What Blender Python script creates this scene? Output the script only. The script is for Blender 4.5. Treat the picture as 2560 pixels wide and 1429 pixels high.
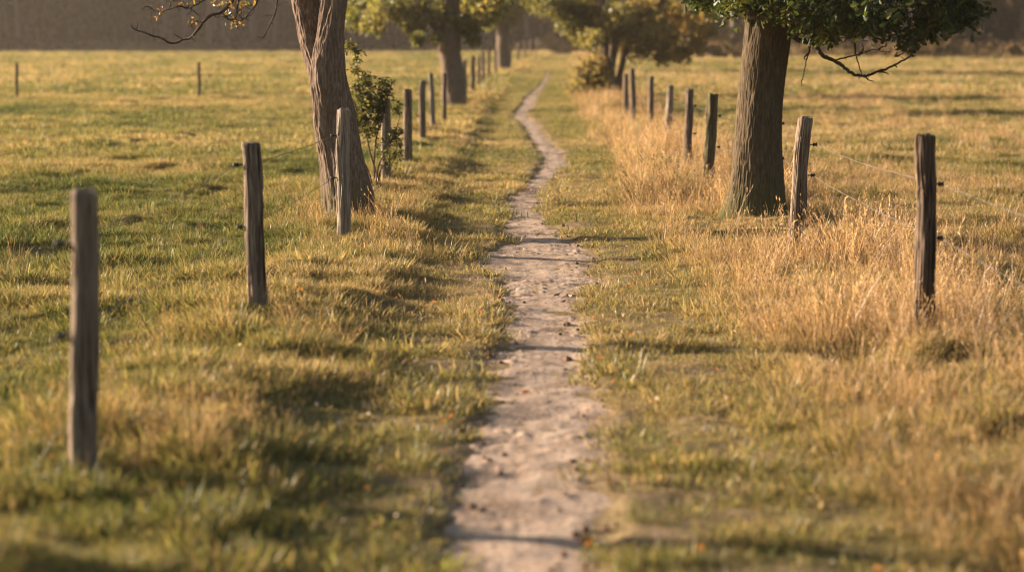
import bpy, math, random
import numpy as np
R = math.radians
for o in list(bpy.data.objects): bpy.data.objects.remove(o)
S = bpy.context.scene
COL = S.collection
rng = np.random.default_rng(11)

# ------------------------------------------------------------------ camera
CAM_H = 1.75
cd = bpy.data.cameras.new('camera'); cam = bpy.data.objects.new('camera', cd); COL.objects.link(cam)
cd.lens = 70; cd.sensor_width = 36; cd.clip_start = 0.1; cd.clip_end = 4000
cam.location = (0, 0, CAM_H); cam.rotation_euler = (R(90) - 0.12187, 0, 0)
cd.dof.use_dof = True; cd.dof.focus_distance = 16.2; cd.dof.aperture_fstop = 1.55; cd.dof.aperture_blades = 0
S.camera = cam

# ------------------------------------------------------------------ world, sun, exposure
SUN_EL, SUN_AZ = R(14.5), R(-71)           # azimuth clockwise from +Y (the view direction)
w = bpy.data.worlds.new('World'); S.world = w; w.use_nodes = True
wn = w.node_tree.nodes; sky = wn.new('ShaderNodeTexSky'); sky.sky_type = 'NISHITA'; sky.sun_disc = False
sky.sun_elevation = SUN_EL; sky.sun_rotation = SUN_AZ % (2*math.pi); sky.dust_density = 3.0; sky.air_density = 1.2
wn['Background'].inputs['Strength'].default_value = 0.05
w.node_tree.links.new(sky.outputs[0], wn['Background'].inputs[0])
sd = bpy.data.lights.new('sun', 'SUN'); sun = bpy.data.objects.new('sun', sd); COL.objects.link(sun)
sd.energy = 5.0; sd.angle = R(0.6); sd.color = (1.0, 0.805, 0.615)
sx, sy, sz = math.sin(SUN_AZ)*math.cos(SUN_EL), math.cos(SUN_AZ)*math.cos(SUN_EL), math.sin(SUN_EL)
from mathutils import Vector
sun.rotation_euler = Vector((sx, sy, sz)).to_track_quat('Z', 'Y').to_euler(); sun.location = (-20, 10, 20)
S.view_settings.view_transform = 'Standard'; S.view_settings.look = 'None'
S.view_settings.exposure = 1.95; S.view_settings.gamma = 1
S.render.engine = 'CYCLES'
cy = S.cycles
cy.use_denoising = True; cy.denoising_prefilter = 'ACCURATE'; cy.filter_width = 1.15; cy.max_bounces = 6; cy.diffuse_bounces = 3; cy.glossy_bounces = 1; cy.transmission_bounces = 4
cy.volume_bounces = 0; cy.transparent_max_bounces = 8; cy.sample_clamp_indirect = 4; cy.use_adaptive_sampling = False
cy.caustics_reflective = False; cy.caustics_refractive = False

# ------------------------------------------------------------------ noise
def _h(ix, iy, iz, seed):
    n = (ix.astype(np.int64)*374761393 + iy.astype(np.int64)*668265263 + iz.astype(np.int64)*2147483647 + seed*974711) & 0xFFFFFFFF
    n = ((n ^ (n >> 13))*1274126177) & 0xFFFFFFFF
    n = ((n ^ (n >> 16))*2246822519) & 0xFFFFFFFF
    return ((n ^ (n >> 15)) & 0xFFFFFF)/float(0xFFFFFF)
def n3(x, y, z, seed=0):
    x, y, z = np.broadcast_arrays(np.asarray(x, float), np.asarray(y, float), np.asarray(z, float))
    xi, yi, zi = np.floor(x), np.floor(y), np.floor(z)
    fx, fy, fz = x-xi, y-yi, z-zi
    fx, fy, fz = [f*f*(3-2*f) for f in (fx, fy, fz)]
    r = 0
    for a in (0, 1):
        for b in (0, 1):
            for c in (0, 1):
                r = r + _h(xi+a, yi+b, zi+c, seed)*(fx if a else 1-fx)*(fy if b else 1-fy)*(fz if c else 1-fz)
    return r*2-1
def n2(x, y, seed=0):
    x, y = np.broadcast_arrays(np.asarray(x, float), np.asarray(y, float))
    xi, yi = np.floor(x), np.floor(y); fx, fy = x-xi, y-yi
    fx, fy = fx*fx*(3-2*fx), fy*fy*(3-2*fy); o = np.zeros_like(xi)
    g = lambda a, b: _h(xi+a, yi+b, o, seed)
    return ((g(0,0)*(1-fx)+g(1,0)*fx)*(1-fy) + (g(0,1)*(1-fx)+g(1,1)*fx)*fy)*2-1
def fbm2(x, y, seed=0, oct=3):
    r = 0; a = 1; t = 0
    for k in range(oct):
        r = r + a*n2(x*2**k+k*17.3, y*2**k-k*9.1, seed+k); t += a; a *= .5
    return r/t*1.5
def sm(a, b, x):
    t = np.clip((np.asarray(x, float)-a)/(b-a), 0, 1); return t*t*(3-2*t)

# ------------------------------------------------------------------ terrain
PATH = np.array([(-6,-.26,.22),(0,-.24,.26),(4,-.22,.28),(6.46,-.255,.316),(7.18,-.235,.335),(7.86,-.223,.360),(8.67,-.185,.395),(9.66,-.128,.414),(10.91,-.100,.421),
 (12.51,-.038,.431),(13.49,-.014,.465),(14.65,-.053,.578),(15.72,-.254,.679),(16.63,-.285,.685),(17.65,-.018,.534),(19.22,-.077,.407),(21.09,-.106,.340),
 (22.17,-.080,.348),(24.69,.149,.472),(26.99,.325,.651),(28.77,.462,.780),(30.81,.507,.816),(33.15,.432,.765),(35.87,.360,.648),(39.08,.313,.588),
 (41.87,.294,.587),(45.0,.135,.451),(47.3,.0,.332),(49.79,.1,.399),(55.44,.277,.610),(62.14,.435,.808),(68.02,.748,1.02),(79.89,1.245,1.5),(92.,1.544,1.75),(110,2.2,2.3)])
def path_c(y): return (np.interp(y, PATH[:,0], PATH[:,1])+np.interp(y, PATH[:,0], PATH[:,2]))/2
def path_w(y): return (np.interp(y, PATH[:,0], PATH[:,2])-np.interp(y, PATH[:,0], PATH[:,1]))/2
FLY = [-10, 7.6, 12.1, 16.9, 22.7, 32, 41, 52, 61, 72, 85, 100, 120, 140, 170]
FLX = [-2.0, -1.66, -1.55, -1.44, -1.44, -1.43, -1.38, -1.27, -1.21, -1.05, -.69, .0, .9, 1.7, 2.6]
FRY = [-10, 11.5, 15.9, 23, 32, 45, 60, 80, 100, 130, 170]
FRX = [2.5, 2.4, 2.28, 2.29, 2.5, 2.6, 2.9, 3.5, 4.2, 5.2, 6.5]
def fl(y): return np.interp(y, FLY, FLX)
def fr(y): return np.interp(y, FRY, FRX)
def hmac(x, y):
    x = np.asarray(x, float); y = np.asarray(y, float)
    return 0.8*sm(40, 150, y) + .10*np.exp(-((x-fl(y)+.1)/.55)**2) + .06*np.exp(-((x-fr(y)-.1)/.8)**2)
def hgt(x, y):
    x = np.asarray(x, float); y = np.asarray(y, float)
    z = hmac(x, y)
    lane = sm(fl(y)+.3, fl(y)+.9, x)*(1-sm(fr(y)-1.1, fr(y)-.5, x))
    fade = 1-.6*sm(60, 150, y)
    d = np.minimum(np.abs(x-path_c(y))-path_w(y), 1)
    z = z + (1-.75*lane)*fade*(.045*fbm2(x/1.6, y/1.2, 3) + .028*n2(x/.42, y/.36, 8) + .17*np.maximum(n2(x/.75, y/.6, 12)-.42, 0)*.8 + .02*n2(x/.17, y/.15, 14))
    z = z + (1-.2*lane)*sm(0,.2,d)*.018*n2(x/.22, y/.17, 21)
    tro = (1-sm(-.03, .13, d + .05*n2(x/.17, y/.14, 31) + .03*n2(x/.05, y/.05, 32)))*(1-sm(80, 108, y))
    z = z + (.055+.04*n2(y/1.1, 3.3, 19))*(.55+.45*sm(8, 12, y))*np.exp(-((x-fl(y)-.42-.1*n2(y/.8, 1, 18))/.2)**2)*(1-.6*sm(45, 90, y))
    return z - .034*tro*lane

# ------------------------------------------------------------------ mesh helpers
def mesh_np(name, v, faces, mat=None, attrs=None, smooth=True, fattrs=None):
    """faces: list of integer arrays (n,k)"""
    me = bpy.data.meshes.new(name)
    v = np.asarray(v, np.float32)
    faces = [np.asarray(f, np.int32) for f in faces if len(f)]
    nl = sum(f.size for f in faces); nf = sum(len(f) for f in faces)
    me.vertices.add(len(v)); me.vertices.foreach_set('co', v.ravel())
    me.loops.add(nl); me.polygons.add(nf)
    me.loops.foreach_set('vertex_index', np.concatenate([f.ravel() for f in faces]))
    tot = np.concatenate([np.full(len(f), f.shape[1], np.int32) for f in faces])
    st = np.zeros(nf, np.int32); st[1:] = np.cumsum(tot)[:-1]
    me.polygons.foreach_set('loop_start', st)
    me.polygons.foreach_set('use_smooth', np.full(nf, smooth))
    for k, a in (attrs or {}).items():
        at = me.attributes.new(k, 'FLOAT', 'POINT'); at.data.foreach_set('value', np.asarray(a, np.float32))
    for k, a in (fattrs or {}).items():
        at = me.attributes.new(k, 'FLOAT', 'FACE'); at.data.foreach_set('value', np.asarray(a, np.float32))
    me.update(calc_edges=True); me.validate()
    if mat: me.materials.append(mat)
    return me
def link(name, me, parent=None, loc=None):
    o = bpy.data.objects.new(name, me); COL.objects.link(o)
    if loc is not None: o.location = loc
    if parent: o.parent = parent
    return o
def tag(o, label=None, cat=None, group=None, kind=None):
    if label: o['label'] = label
    if cat: o['category'] = cat
    if group: o['group'] = group
    if kind: o['kind'] = kind
    return o
def empty(name, loc): 
    o = bpy.data.objects.new(name, None); COL.objects.link(o); o.location = loc; o.empty_display_size = .2; return o
class MB:
    def __init__(s): s.v = []; s.f = {}; s.n = 0; s.fa = {}
    def add(s, v, faces, val=0.):
        v = np.asarray(v, float)
        for f in faces:
            f = np.asarray(f)
            if len(f):
                s.f.setdefault(f.shape[1], []).append(f+s.n)
                s.fa.setdefault(f.shape[1], []).append(np.broadcast_to(np.asarray(val, float), (len(f),)))
        s.v.append(v); s.n += len(v)
    def mesh(s, name, mat, smooth=True, off=(0,0,0)):
        ks = sorted(s.f)
        return mesh_np(name, np.concatenate(s.v)-np.array(off), [np.concatenate(s.f[k]) for k in ks], mat, smooth=smooth,
                       fattrs={'rnd': np.concatenate([np.concatenate(s.fa[k]) for k in ks])})
def spline(P, n):
    P = np.asarray(P, float); Q = np.vstack([2*P[0]-P[1], P, 2*P[-1]-P[-2]])
    t = np.linspace(0, len(P)-1-1e-6, n); i = t.astype(int); f = (t-i)[:, None]
    a, b, c, d = Q[i], Q[i+1], Q[i+2], Q[i+3]
    return .5*((2*b)+(c-a)*f+(2*a-5*b+4*c-d)*f**2+(3*b-a-3*c+d)*f**3)
def frames(C):
    T = np.gradient(C, axis=0); T /= np.linalg.norm(T, axis=1)[:, None]+1e-12
    N = np.zeros_like(T); r = np.array([1, 0, 0.]) if abs(T[0][0]) < .9 else np.array([0, 1., 0])
    for i in range(len(C)):
        r = r-T[i]*np.dot(r, T[i]); r /= np.linalg.norm(r); N[i] = r
    return T, N, np.cross(T, N)
def grid_faces(nr, nc, wrap=True):
    r = np.arange(nr-1)[:, None]; c = np.arange(nc if wrap else nc-1)[None]
    c2 = (c+1) % nc
    return np.stack([r*nc+c, r*nc+c2, (r+1)*nc+c2, (r+1)*nc+c], -1).reshape(-1, 4)
def tube(C, rad, k=8, disp=None, cap=True):
    C = np.asarray(C, float); n = len(C); rad = np.broadcast_to(np.asarray(rad, float), (n,))
    T, N, B = frames(C)
    a = np.linspace(0, 2*np.pi, k, endpoint=False)
    rr = rad[:, None]*np.ones((1, k))
    if disp is not None: rr = rr+disp(a[None, :]*np.ones((n, 1)), rad[:, None], C)
    V = C[:, None]+rr[..., None]*(np.cos(a)[None, :, None]*N[:, None]+np.sin(a)[None, :, None]*B[:, None])
    V = V.reshape(-1, 3); F = [grid_faces(n, k)]
    if cap:
        V = np.vstack([V, C[0], C[-1]]); m = len(V)
        j = np.arange(k); j2 = (j+1) % k
        F.append(np.concatenate([np.stack([j2, j, np.full(k, m-2)], 1), np.stack([(n-1)*k+j, (n-1)*k+j2, np.full(k, m-1)], 1)]))
    return V, F
def leaves(C, size, rg, shape='oval', droop=.3, up=None):
    """leaf polygons at centres C; returns verts, tri faces, per-face random"""
    n = len(C)
    if shape == 'oak':
        o = np.array([(0,0),(.12,.12),(.05,.25),(.26,.38),(.13,.5),(.30,.66),(.16,.76),(.20,.92),(0,1.),(-.20,.92),(-.16,.76),(-.30,.66),(-.13,.5),(-.26,.38),(-.05,.25),(-.12,.12)])
    elif shape == 'oval':
        o = np.array([(0,0),(.18,.25),(.24,.5),(.16,.78),(0,1.),(-.16,.78),(-.24,.5),(-.18,.25)])
    else:
        o = np.array([(0,0),(.38,.45),(0,1.),(-.38,.45)])
    o = np.vstack([o, (0, .5)]); k = len(o)-1
    az = rg.uniform(0, 2*np.pi, n); el = rg.normal(-droop, .5, n)
    D = np.stack([np.cos(az)*np.cos(el), np.sin(az)*np.cos(el), np.sin(el)], 1)
    X = np.cross(D, rg.normal(size=(n, 3))); X /= np.linalg.norm(X, axis=1)[:, None]
    Z = np.cross(X, D)
    sz = np.broadcast_to(size, (n,))[:, None, None]
    fold = rg.uniform(.1, .5, n)[:, None, None]; bend = rg.uniform(-.1, .35, n)[:, None, None]
    ox, oy = o[:, 0][None, :, None], o[:, 1][None, :, None]
    V = C[:, None]+sz*(ox*X[:, None]+oy*D[:, None]+(np.abs(ox)*fold-bend*oy**2)*Z[:, None])
    j = np.arange(k); tri = np.stack([j, (j+1) % k, np.full(k, k)], 1)
    F = (np.arange(n)[:, None, None]*(k+1)+tri[None]).reshape(-1, 3)
    return V.reshape(-1, 3), [F], np.repeat(rg.uniform(0, 1, n), k)

# ------------------------------------------------------------------ materials
def mat(name):
    m = bpy.data.materials.new(name); m.use_nodes = True; nt = m.node_tree; nt.nodes.clear(); return m, nt
def N(nt, t, **kw):
    n = nt.nodes.new(t)
    for k, v in kw.items():
        if k.startswith('i_'):
            key = k[2:]; n.inputs[int(key) if key.isdigit() else key.replace('_', ' ')].default_value = v
        else: setattr(n, k, v)
    return n
def L(nt, a, b): nt.links.new(a, b)
def ramp(nt, fac, stops):
    r = N(nt, 'ShaderNodeValToRGB'); e = r.color_ramp.elements
    while len(e) < len(stops): e.new(.5)
    for x, (p, c) in zip(e, stops): x.position = p; x.color = (*c, 1)
    L(nt, fac, r.inputs[0]); return r.outputs[0]
def math_(nt, op, a, b=None, clamp=False):
    n = N(nt, 'ShaderNodeMath', operation=op, use_clamp=clamp)
    for i, q in enumerate((a, b)):
        if q is None: continue
        if isinstance(q, (int, float)): n.inputs[i].default_value = q
        else: L(nt, q, n.inputs[i])
    return n.outputs[0]
def noise(nt, vec, scale, detail=4, rough=.55):
    n = N(nt, 'ShaderNodeTexNoise'); n.inputs['Scale'].default_value = scale; n.inputs['Detail'].default_value = detail; n.inputs['Roughness'].default_value = rough
    if vec is not None: L(nt, vec, n.inputs['Vector'])
    return n.outputs['Fac']
def mapping(nt, sc, kind='Object'):
    t = N(nt, 'ShaderNodeTexCoord'); m = N(nt, 'ShaderNodeMapping'); m.inputs['Scale'].default_value = sc; L(nt, t.outputs[kind], m.inputs['Vector']); return m.outputs[0]
def mixc(nt, f, a, b, blend='MIX'):
    n = N(nt, 'ShaderNodeMix', data_type='RGBA', blend_type=blend)
    for i, q in ((0, f), (6, a), (7, b)):
        if isinstance(q, (int, float)): n.inputs[i].default_value = q
        elif isinstance(q, tuple): n.inputs[i].default_value = (*q, 1)
        else: L(nt, q, n.inputs[i])
    return n.outputs[2]
def finish(nt, col, rough=.9, bump=None, bs=.3, bd=.01, spec=.2):
    b = N(nt, 'ShaderNodeBsdfPrincipled'); L(nt, col, b.inputs['Base Color']); b.inputs['Roughness'].default_value = rough; b.inputs['Specular IOR Level'].default_value = spec
    if bump is not None:
        u = N(nt, 'ShaderNodeBump'); u.inputs['Strength'].default_value = bs; u.inputs['Distance'].default_value = bd; L(nt, bump, u.inputs['Height']); L(nt, u.outputs[0], b.inputs['Normal'])
    o = N(nt, 'ShaderNodeOutputMaterial'); L(nt, b.outputs[0], o.inputs[0]); return b
def leafy(nt, col, trans=.45, gloss=.06, rough=.45, tboost=1.3):
    d = N(nt, 'ShaderNodeBsdfDiffuse'); t = N(nt, 'ShaderNodeBsdfTranslucent'); L(nt, col, d.inputs[0])
    tc = mixc(nt, 1.0, col, (tboost, tboost*.95, tboost*.6), 'MULTIPLY'); L(nt, tc, t.inputs[0])
    m = N(nt, 'ShaderNodeMixShader'); m.inputs[0].default_value = trans; L(nt, d.outputs[0], m.inputs[1]); L(nt, t.outputs[0], m.inputs[2])
    g = N(nt, 'ShaderNodeBsdfGlossy'); g.inputs['Roughness'].default_value = rough
    m2 = N(nt, 'ShaderNodeMixShader'); m2.inputs[0].default_value = gloss; L(nt, m.outputs[0], m2.inputs[1]); L(nt, g.outputs[0], m2.inputs[2])
    o = N(nt, 'ShaderNodeOutputMaterial'); L(nt, m2.outputs[0], o.inputs[0])
def leaf_mat(name, stops, **kw):
    m, nt = mat(name); a = N(nt, 'ShaderNodeAttribute', attribute_name='rnd'); leafy(nt, ramp(nt, a.outputs['Fac'], stops), **kw); return m
def bark_mat(name, dark, mid, light, moss=None, mossh=.5, zs=.14):
    m, nt = mat(name); v = mapping(nt, (1, 1, zs)); n1 = noise(nt, v, 60, 5, .7); v2 = mapping(nt, (1, 1, .5)); nn = noise(nt, v2, 5, 3)
    c = ramp(nt, n1, [(.3, dark), (.5, mid), (.72, light)])
    c = mixc(nt, math_(nt, 'MULTIPLY', nn, .55), c, mid)
    if moss:
        g = N(nt, 'ShaderNodeTexCoord'); sp = N(nt, 'ShaderNodeSeparateXYZ'); L(nt, g.outputs['Object'], sp.inputs[0])
        k = math_(nt, 'MULTIPLY', math_(nt, 'SUBTRACT', 1.0, math_(nt, 'DIVIDE', sp.outputs[2], mossh), True), math_(nt, 'MULTIPLY', nn, 1.5), True)
        c = mixc(nt, k, c, moss)
    finish(nt, c, .95, n1, .5, .012, .1); return m
def wood_mat(name, dark, mid, light, green=None):
    m, nt = mat(name); v = mapping(nt, (1, 1, .06)); n1 = noise(nt, v, 95, 5, .6); n2_ = noise(nt, mapping(nt, (1, 1, .35)), 9, 3); n3_ = noise(nt, mapping(nt, (1, 1, .03)), 34, 2)
    c = ramp(nt, n1, [(.3, dark), (.5, mid), (.7, light)]); c = mixc(nt, ramp_f(nt, n3_, .56, .66), c, tuple(x*.35 for x in dark))
    c = mixc(nt, ramp_f(nt, n2_, .5, .7), c, green or mid)
    # end grain at the top reads a little darker and browner from weather
    finish(nt, c, .92, n1, .55, .006, .12); return m
def ramp_f(nt, x, a, b):
    n = N(nt, 'ShaderNodeMapRange'); n.inputs[1].default_value = a; n.inputs[2].default_value = b; L(nt, x, n.inputs[0]); return n.outputs[0]

def soil_mats():
    m, nt = mat('soil_under_grass'); g = N(nt, 'ShaderNodeNewGeometry'); p = g.outputs['Position']
    a = noise(nt, p, 1.3, 4); b = noise(nt, p, 28, 4, .7)
    c = ramp(nt, b, [(.3, (.10, .065, .038)), (.5, (.20, .138, .085)), (.72, (.33, .235, .155))])
    c = mixc(nt, ramp_f(nt, a, .42, .62), c, mixc(nt, b, (.06, .05, .02), (.24, .18, .085)))
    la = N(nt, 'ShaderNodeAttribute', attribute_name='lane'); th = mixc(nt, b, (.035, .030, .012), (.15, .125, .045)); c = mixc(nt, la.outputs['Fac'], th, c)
    finish(nt, c, 1, b, .6, .02, .05)
    m2, nt = mat('trodden_sand'); g = N(nt, 'ShaderNodeNewGeometry'); p = g.outputs['Position']
    mp = N(nt, 'ShaderNodeMapping'); mp.inputs['Scale'].default_value = (1, .35, 1); L(nt, p, mp.inputs[0])
    a = noise(nt, p, 2.2, 4); b = noise(nt, p, 42, 5, .7); e = noise(nt, mp.outputs[0], 9, 5, .65)
    c = ramp(nt, e, [(.28, (.20, .14, .10)), (.48, (.36, .262, .195)), (.7, (.45, .345, .27))])
    c = mixc(nt, ramp_f(nt, b, .5, .36), c, (.17, .115, .075)); c = mixc(nt, math_(nt, 'MULTIPLY', ramp_f(nt, a, .5, .7), .5), c, (.29, .235, .18))
    finish(nt, c, 1, b, .55, .012, .08)
    return m, m2
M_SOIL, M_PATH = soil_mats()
M_BARK_PALE = bark_mat('pale_ridged_bark', (.03, .02, .014), (.135, .095, .07), (.34, .26, .20), (.075, .07, .032), .55)
M_BARK_OAK = bark_mat('brown_furrowed_bark', (.022, .016, .010), (.082, .061, .038), (.18, .135, .085), (.06, .065, .02), .35)
M_BARK_FAR = bark_mat('mid_brown_bark', (.05, .036, .026), (.12, .088, .065), (.2, .15, .11))
M_TWIG = bark_mat('thin_twig_bark', (.03, .022, .016), (.06, .045, .033), (.10, .075, .055))
M_WOOD = [wood_mat('grey_brown_post_wood', (0.085, 0.061, 0.045), (0.177, 0.133, 0.100), (0.287, 0.228, 0.175)),
          wood_mat('dark_weathered_post_wood', (0.043, 0.029, 0.022), (0.110, 0.079, 0.057), (0.244, 0.184, 0.136)),
          wood_mat('pale_grey_post_wood', (0.122, 0.096, 0.073), (0.244, 0.197, 0.152), (0.378, 0.314, 0.248)),
          wood_mat('greenish_post_wood', (0.061, 0.051, 0.031), (0.134, 0.111, 0.065), (0.232, 0.197, 0.125), (0.110, 0.111, 0.050))]
def plain(name, c, rough=.5, metal=0.):
    m, nt = mat(name); v = noise(nt, mapping(nt, (1, 1, 1)), 60, 2)
    col = ramp(nt, v, [(.3, tuple(x*.75 for x in c)), (.7, tuple(min(1, x*1.2) for x in c))]); b = finish(nt, col, rough, spec=.4); b.inputs['Metallic'].default_value = metal; return m
M_INS = plain('black_plastic', (.012, .011, .01), .45)
M_WIRE = plain('weathered_wire', (.10, .085, .07), .7, .1)

def grass_mat(name, stops, trans=.5, gloss=.018):
    m, nt = mat(name)
    t = N(nt, 'ShaderNodeAttribute', attribute_name='tint'); d = N(nt, 'ShaderNodeAttribute', attribute_name='dry', attribute_type='INSTANCER'); k = N(nt, 'ShaderNodeAttribute', attribute_name='tt')
    oi = N(nt, 'ShaderNodeObjectInfo')
    f = math_(nt, 'ADD', d.outputs['Fac'], math_(nt, 'MULTIPLY', math_(nt, 'SUBTRACT', t.outputs['Fac'], .5), .75))
    f = math_(nt, 'ADD', f, math_(nt, 'MULTIPLY', math_(nt, 'SUBTRACT', k.outputs['Fac'], .4), .18))
    f = math_(nt, 'ADD', f, math_(nt, 'MULTIPLY', math_(nt, 'SUBTRACT', oi.outputs['Random'], .5), .18), True)
    cb = ramp(nt, f, stops); wv = N(nt, 'ShaderNodeTexWhiteNoise', noise_dimensions='1D'); L(nt, math_(nt, 'MULTIPLY', t.outputs['Fac'], 91.7), wv.inputs['W'])
    br = math_(nt, 'ADD', math_(nt, 'MULTIPLY', wv.outputs['Value'], .95), .5); hs = N(nt, 'ShaderNodeHueSaturation'); L(nt, br, hs.inputs['Value']); L(nt, cb, hs.inputs['Color'])
    leafy(nt, hs.outputs[0], trans, gloss, .4, 1.25); return m
GR = [(0, (.030, .054, .013)), (.28, (.122, .134, .042)), (.55, (.215, .194, .074)), (.78, (.32, .235, .112)), (1, (.46, .325, .20))]
M_GRASS = grass_mat('meadow_grass_blades', GR)
M_STRAW = grass_mat('dry_straw_grass', [(0, (.05, .065, .018)), (.3, (.13, .10, .042)), (.55, (.28, .185, .10)), (.8, (.41, .265, .155)), (1, (.49, .34, .215))], .45, .015)

# ------------------------------------------------------------------ ground and path
ys = np.concatenate([np.linspace(-30, 3, 34)[:-1], 3*np.exp(np.linspace(0, math.log(90), 640)), np.geomspace(280, 2500, 12)])
uu = np.linspace(-1, 1, 561); xs = np.sinh(uu*7.2)/np.sinh(7.2)*1500
xs = np.sort(np.concatenate([np.linspace(-4.5, 4.5, 301), np.linspace(4.57, 9.5, 90), -np.linspace(4.57, 9.5, 90), xs[np.abs(xs) > 9.6]]))
XX, YY = np.meshgrid(xs, ys)
ZZ = hgt(XX, YY)
V = np.stack([XX, YY, ZZ], -1).reshape(-1, 3)
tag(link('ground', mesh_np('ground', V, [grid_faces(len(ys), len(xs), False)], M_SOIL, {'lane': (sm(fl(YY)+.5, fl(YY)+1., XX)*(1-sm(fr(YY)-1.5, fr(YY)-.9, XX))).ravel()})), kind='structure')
py_ = np.concatenate([np.linspace(-5, 5, 200)[:-1], 5*np.exp(np.linspace(0, math.log(108/5.), 1500))])
pu = np.linspace(-1, 1, 84)
PY, PU = np.meshgrid(py_, pu, indexing='ij')
PX = path_c(PY)+PU*(path_w(PY)+.14)
PZ = 0.8*sm(40, 150, PY)+.25*(hgt(path_c(PY), PY)+.034-0.8*sm(40,150,PY)) - .047
gz = hgt(PX, PY); inside = sm(0, .12, path_w(PY)-np.abs(PX-path_c(PY)))
base = hgt(path_c(PY), PY)
PZ = gz*inside + (base)*(1-inside) + .006 - .004*(1-inside)
cl = n2(PX/.055, PY/.05, 41); cl2 = n2(PX/.02, PY/.02, 44)
rough = .12+.88*sm(.1, .7, n2(PX/.5, PY/.8, 45)+.7*np.abs(PU)-.35+.5*np.exp(-((PY-15.5)/2.5)**2))
PZ = PZ + .006*n2(PX/.3, PY/.12, 42)+(.3+.7*rough)*(.012*np.maximum(cl-.35, 0)/.65 + .0045*cl2*np.abs(cl2)) - .005*np.maximum(n2(PX/.16, PY/.22, 47)-.35, 0) + .004*n2(PX/.09, PY/.07, 46)
tag(link('path', mesh_np('path', np.stack([PX, PY, PZ], -1).reshape(-1, 3), [grid_faces(len(py_), len(pu), False)], M_PATH)), kind='structure')

# ------------------------------------------------------------------ far woodland (stuff)
def wood_front(x): return np.interp(x, [-120, -60, -12, 0, 5, 14, 30, 60, 120], [175, 185, 205, 190, 165, 142, 134, 130, 120])
mb = MB(); rw = np.random.default_rng(5)
nC = 90000
cx = rw.uniform(-95, 95, nC); dep = rw.gamma(1.8, 5.5, nC); zz = rw.beta(1.0, 1.1, nC)*16
keep = (zz > 3.2) | (dep > 3) | (rw.random(nC) < .25)
keep &= ~((np.abs(cx-4.6) < 1.5+.02*dep) & (zz < 3.2) & (dep < 16))
keep &= (n3(cx/5, dep/5, zz/3.5, 4) > -.45) | (dep > 7)
cx, dep, zz = cx[keep], dep[keep], zz[keep]
C = np.stack([cx, wood_front(cx)+dep, .7+zz], 1)
bxs = rw.uniform(-95, 95, 9000); bh = rw.gamma(1.5, .45, 9000); C = np.vstack([C, np.stack([bxs, wood_front(bxs)-rw.gamma(1.5, 2.2, 9000)*(n2(bxs/6, 1, 3)+1), .75+bh*(.6+.5*n2(bxs/4, 2, 9))], 1)])
bx2 = rw.uniform(-95, 95, 26000); C = np.vstack([C, np.stack([bx2, wood_front(bx2)+rw.uniform(22, 34, 26000), .5+rw.uniform(0, 15, 26000)], 1)])
C = np.vstack([C, np.stack([rw.uniform(-8, 16, 5000), rw.uniform(196, 214, 5000), rw.uniform(.6, 9, 5000)], 1)])
v, f, r_ = leaves(C, rw.uniform(.6, 1.5, len(C)), rw, 'quad', .2); lf = np.repeat(n3(C[:, 0]/6, C[:, 1]/12, C[:, 2]/4.5, 91), len(r_)//len(C)); mb.add(v, f, np.clip(r_*.5+.25+.6*lf-.25*np.repeat(sm(15, 35, C[:, 0]), len(r_)//len(C)), 0, 1))
M_FAROF = leaf_mat('far_wood_foliage', [(0, (.020, .016, .009)), (.6, (.042, .031, .018)), (1, (.085, .055, .030))], trans=.2, gloss=.0)
tag(link('far_woodland_foliage', mb.mesh('far_woodland_foliage', M_FAROF, False)), kind='stuff')
mb = MB()
for i in range(330):
    x = rw.uniform(-90, 90); d = rw.uniform(-1.5, 9); yy = wood_front(x)+d
    if abs(x-4.6) < 1.6: continue
    r0 = rw.uniform(.1, .32); P = spline([(x, yy, .2), (x+rw.normal(0, .2), yy, 5), (x+rw.normal(0, .5), yy, 14)], 6)
    v, f = tube(P, np.linspace(r0, r0*.5, 6), 7); mb.add(v, f)
tag(link('far_woodland_trunks', mb.mesh('far_woodland_trunks', bark_mat('far_trunk_bark', (.07, .055, .042), (.14, .11, .085), (.22, .18, .14)))), kind='stuff')

# ------------------------------------------------------------------ haze
hz = bpy.data.meshes.new('haze')
x0, x1, y0, y1, z0, z1 = -1600, 1600, -60, 2600, -3, 17.5
vv = [(x, y, z) for z in (z0, z1) for y in (y0, y1) for x in (x0, x1)]
hz.from_pydata(vv, [], [(0, 2, 3, 1), (4, 5, 7, 6), (0, 1, 5, 4), (2, 6, 7, 3), (0, 4, 6, 2), (1, 3, 7, 5)])
m, nt = mat('morning_haze'); pv = N(nt, 'ShaderNodeVolumePrincipled'); pv.inputs['Color'].default_value = (.96, .84, .72, 1); pv.inputs['Density'].default_value = .00034; pv.inputs['Anisotropy'].default_value = .45
o_ = N(nt, 'ShaderNodeOutputMaterial'); L(nt, pv.outputs[0], o_.inputs['Volume']); hz.materials.append(m)
tag(link('haze', hz), kind='stuff')

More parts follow.
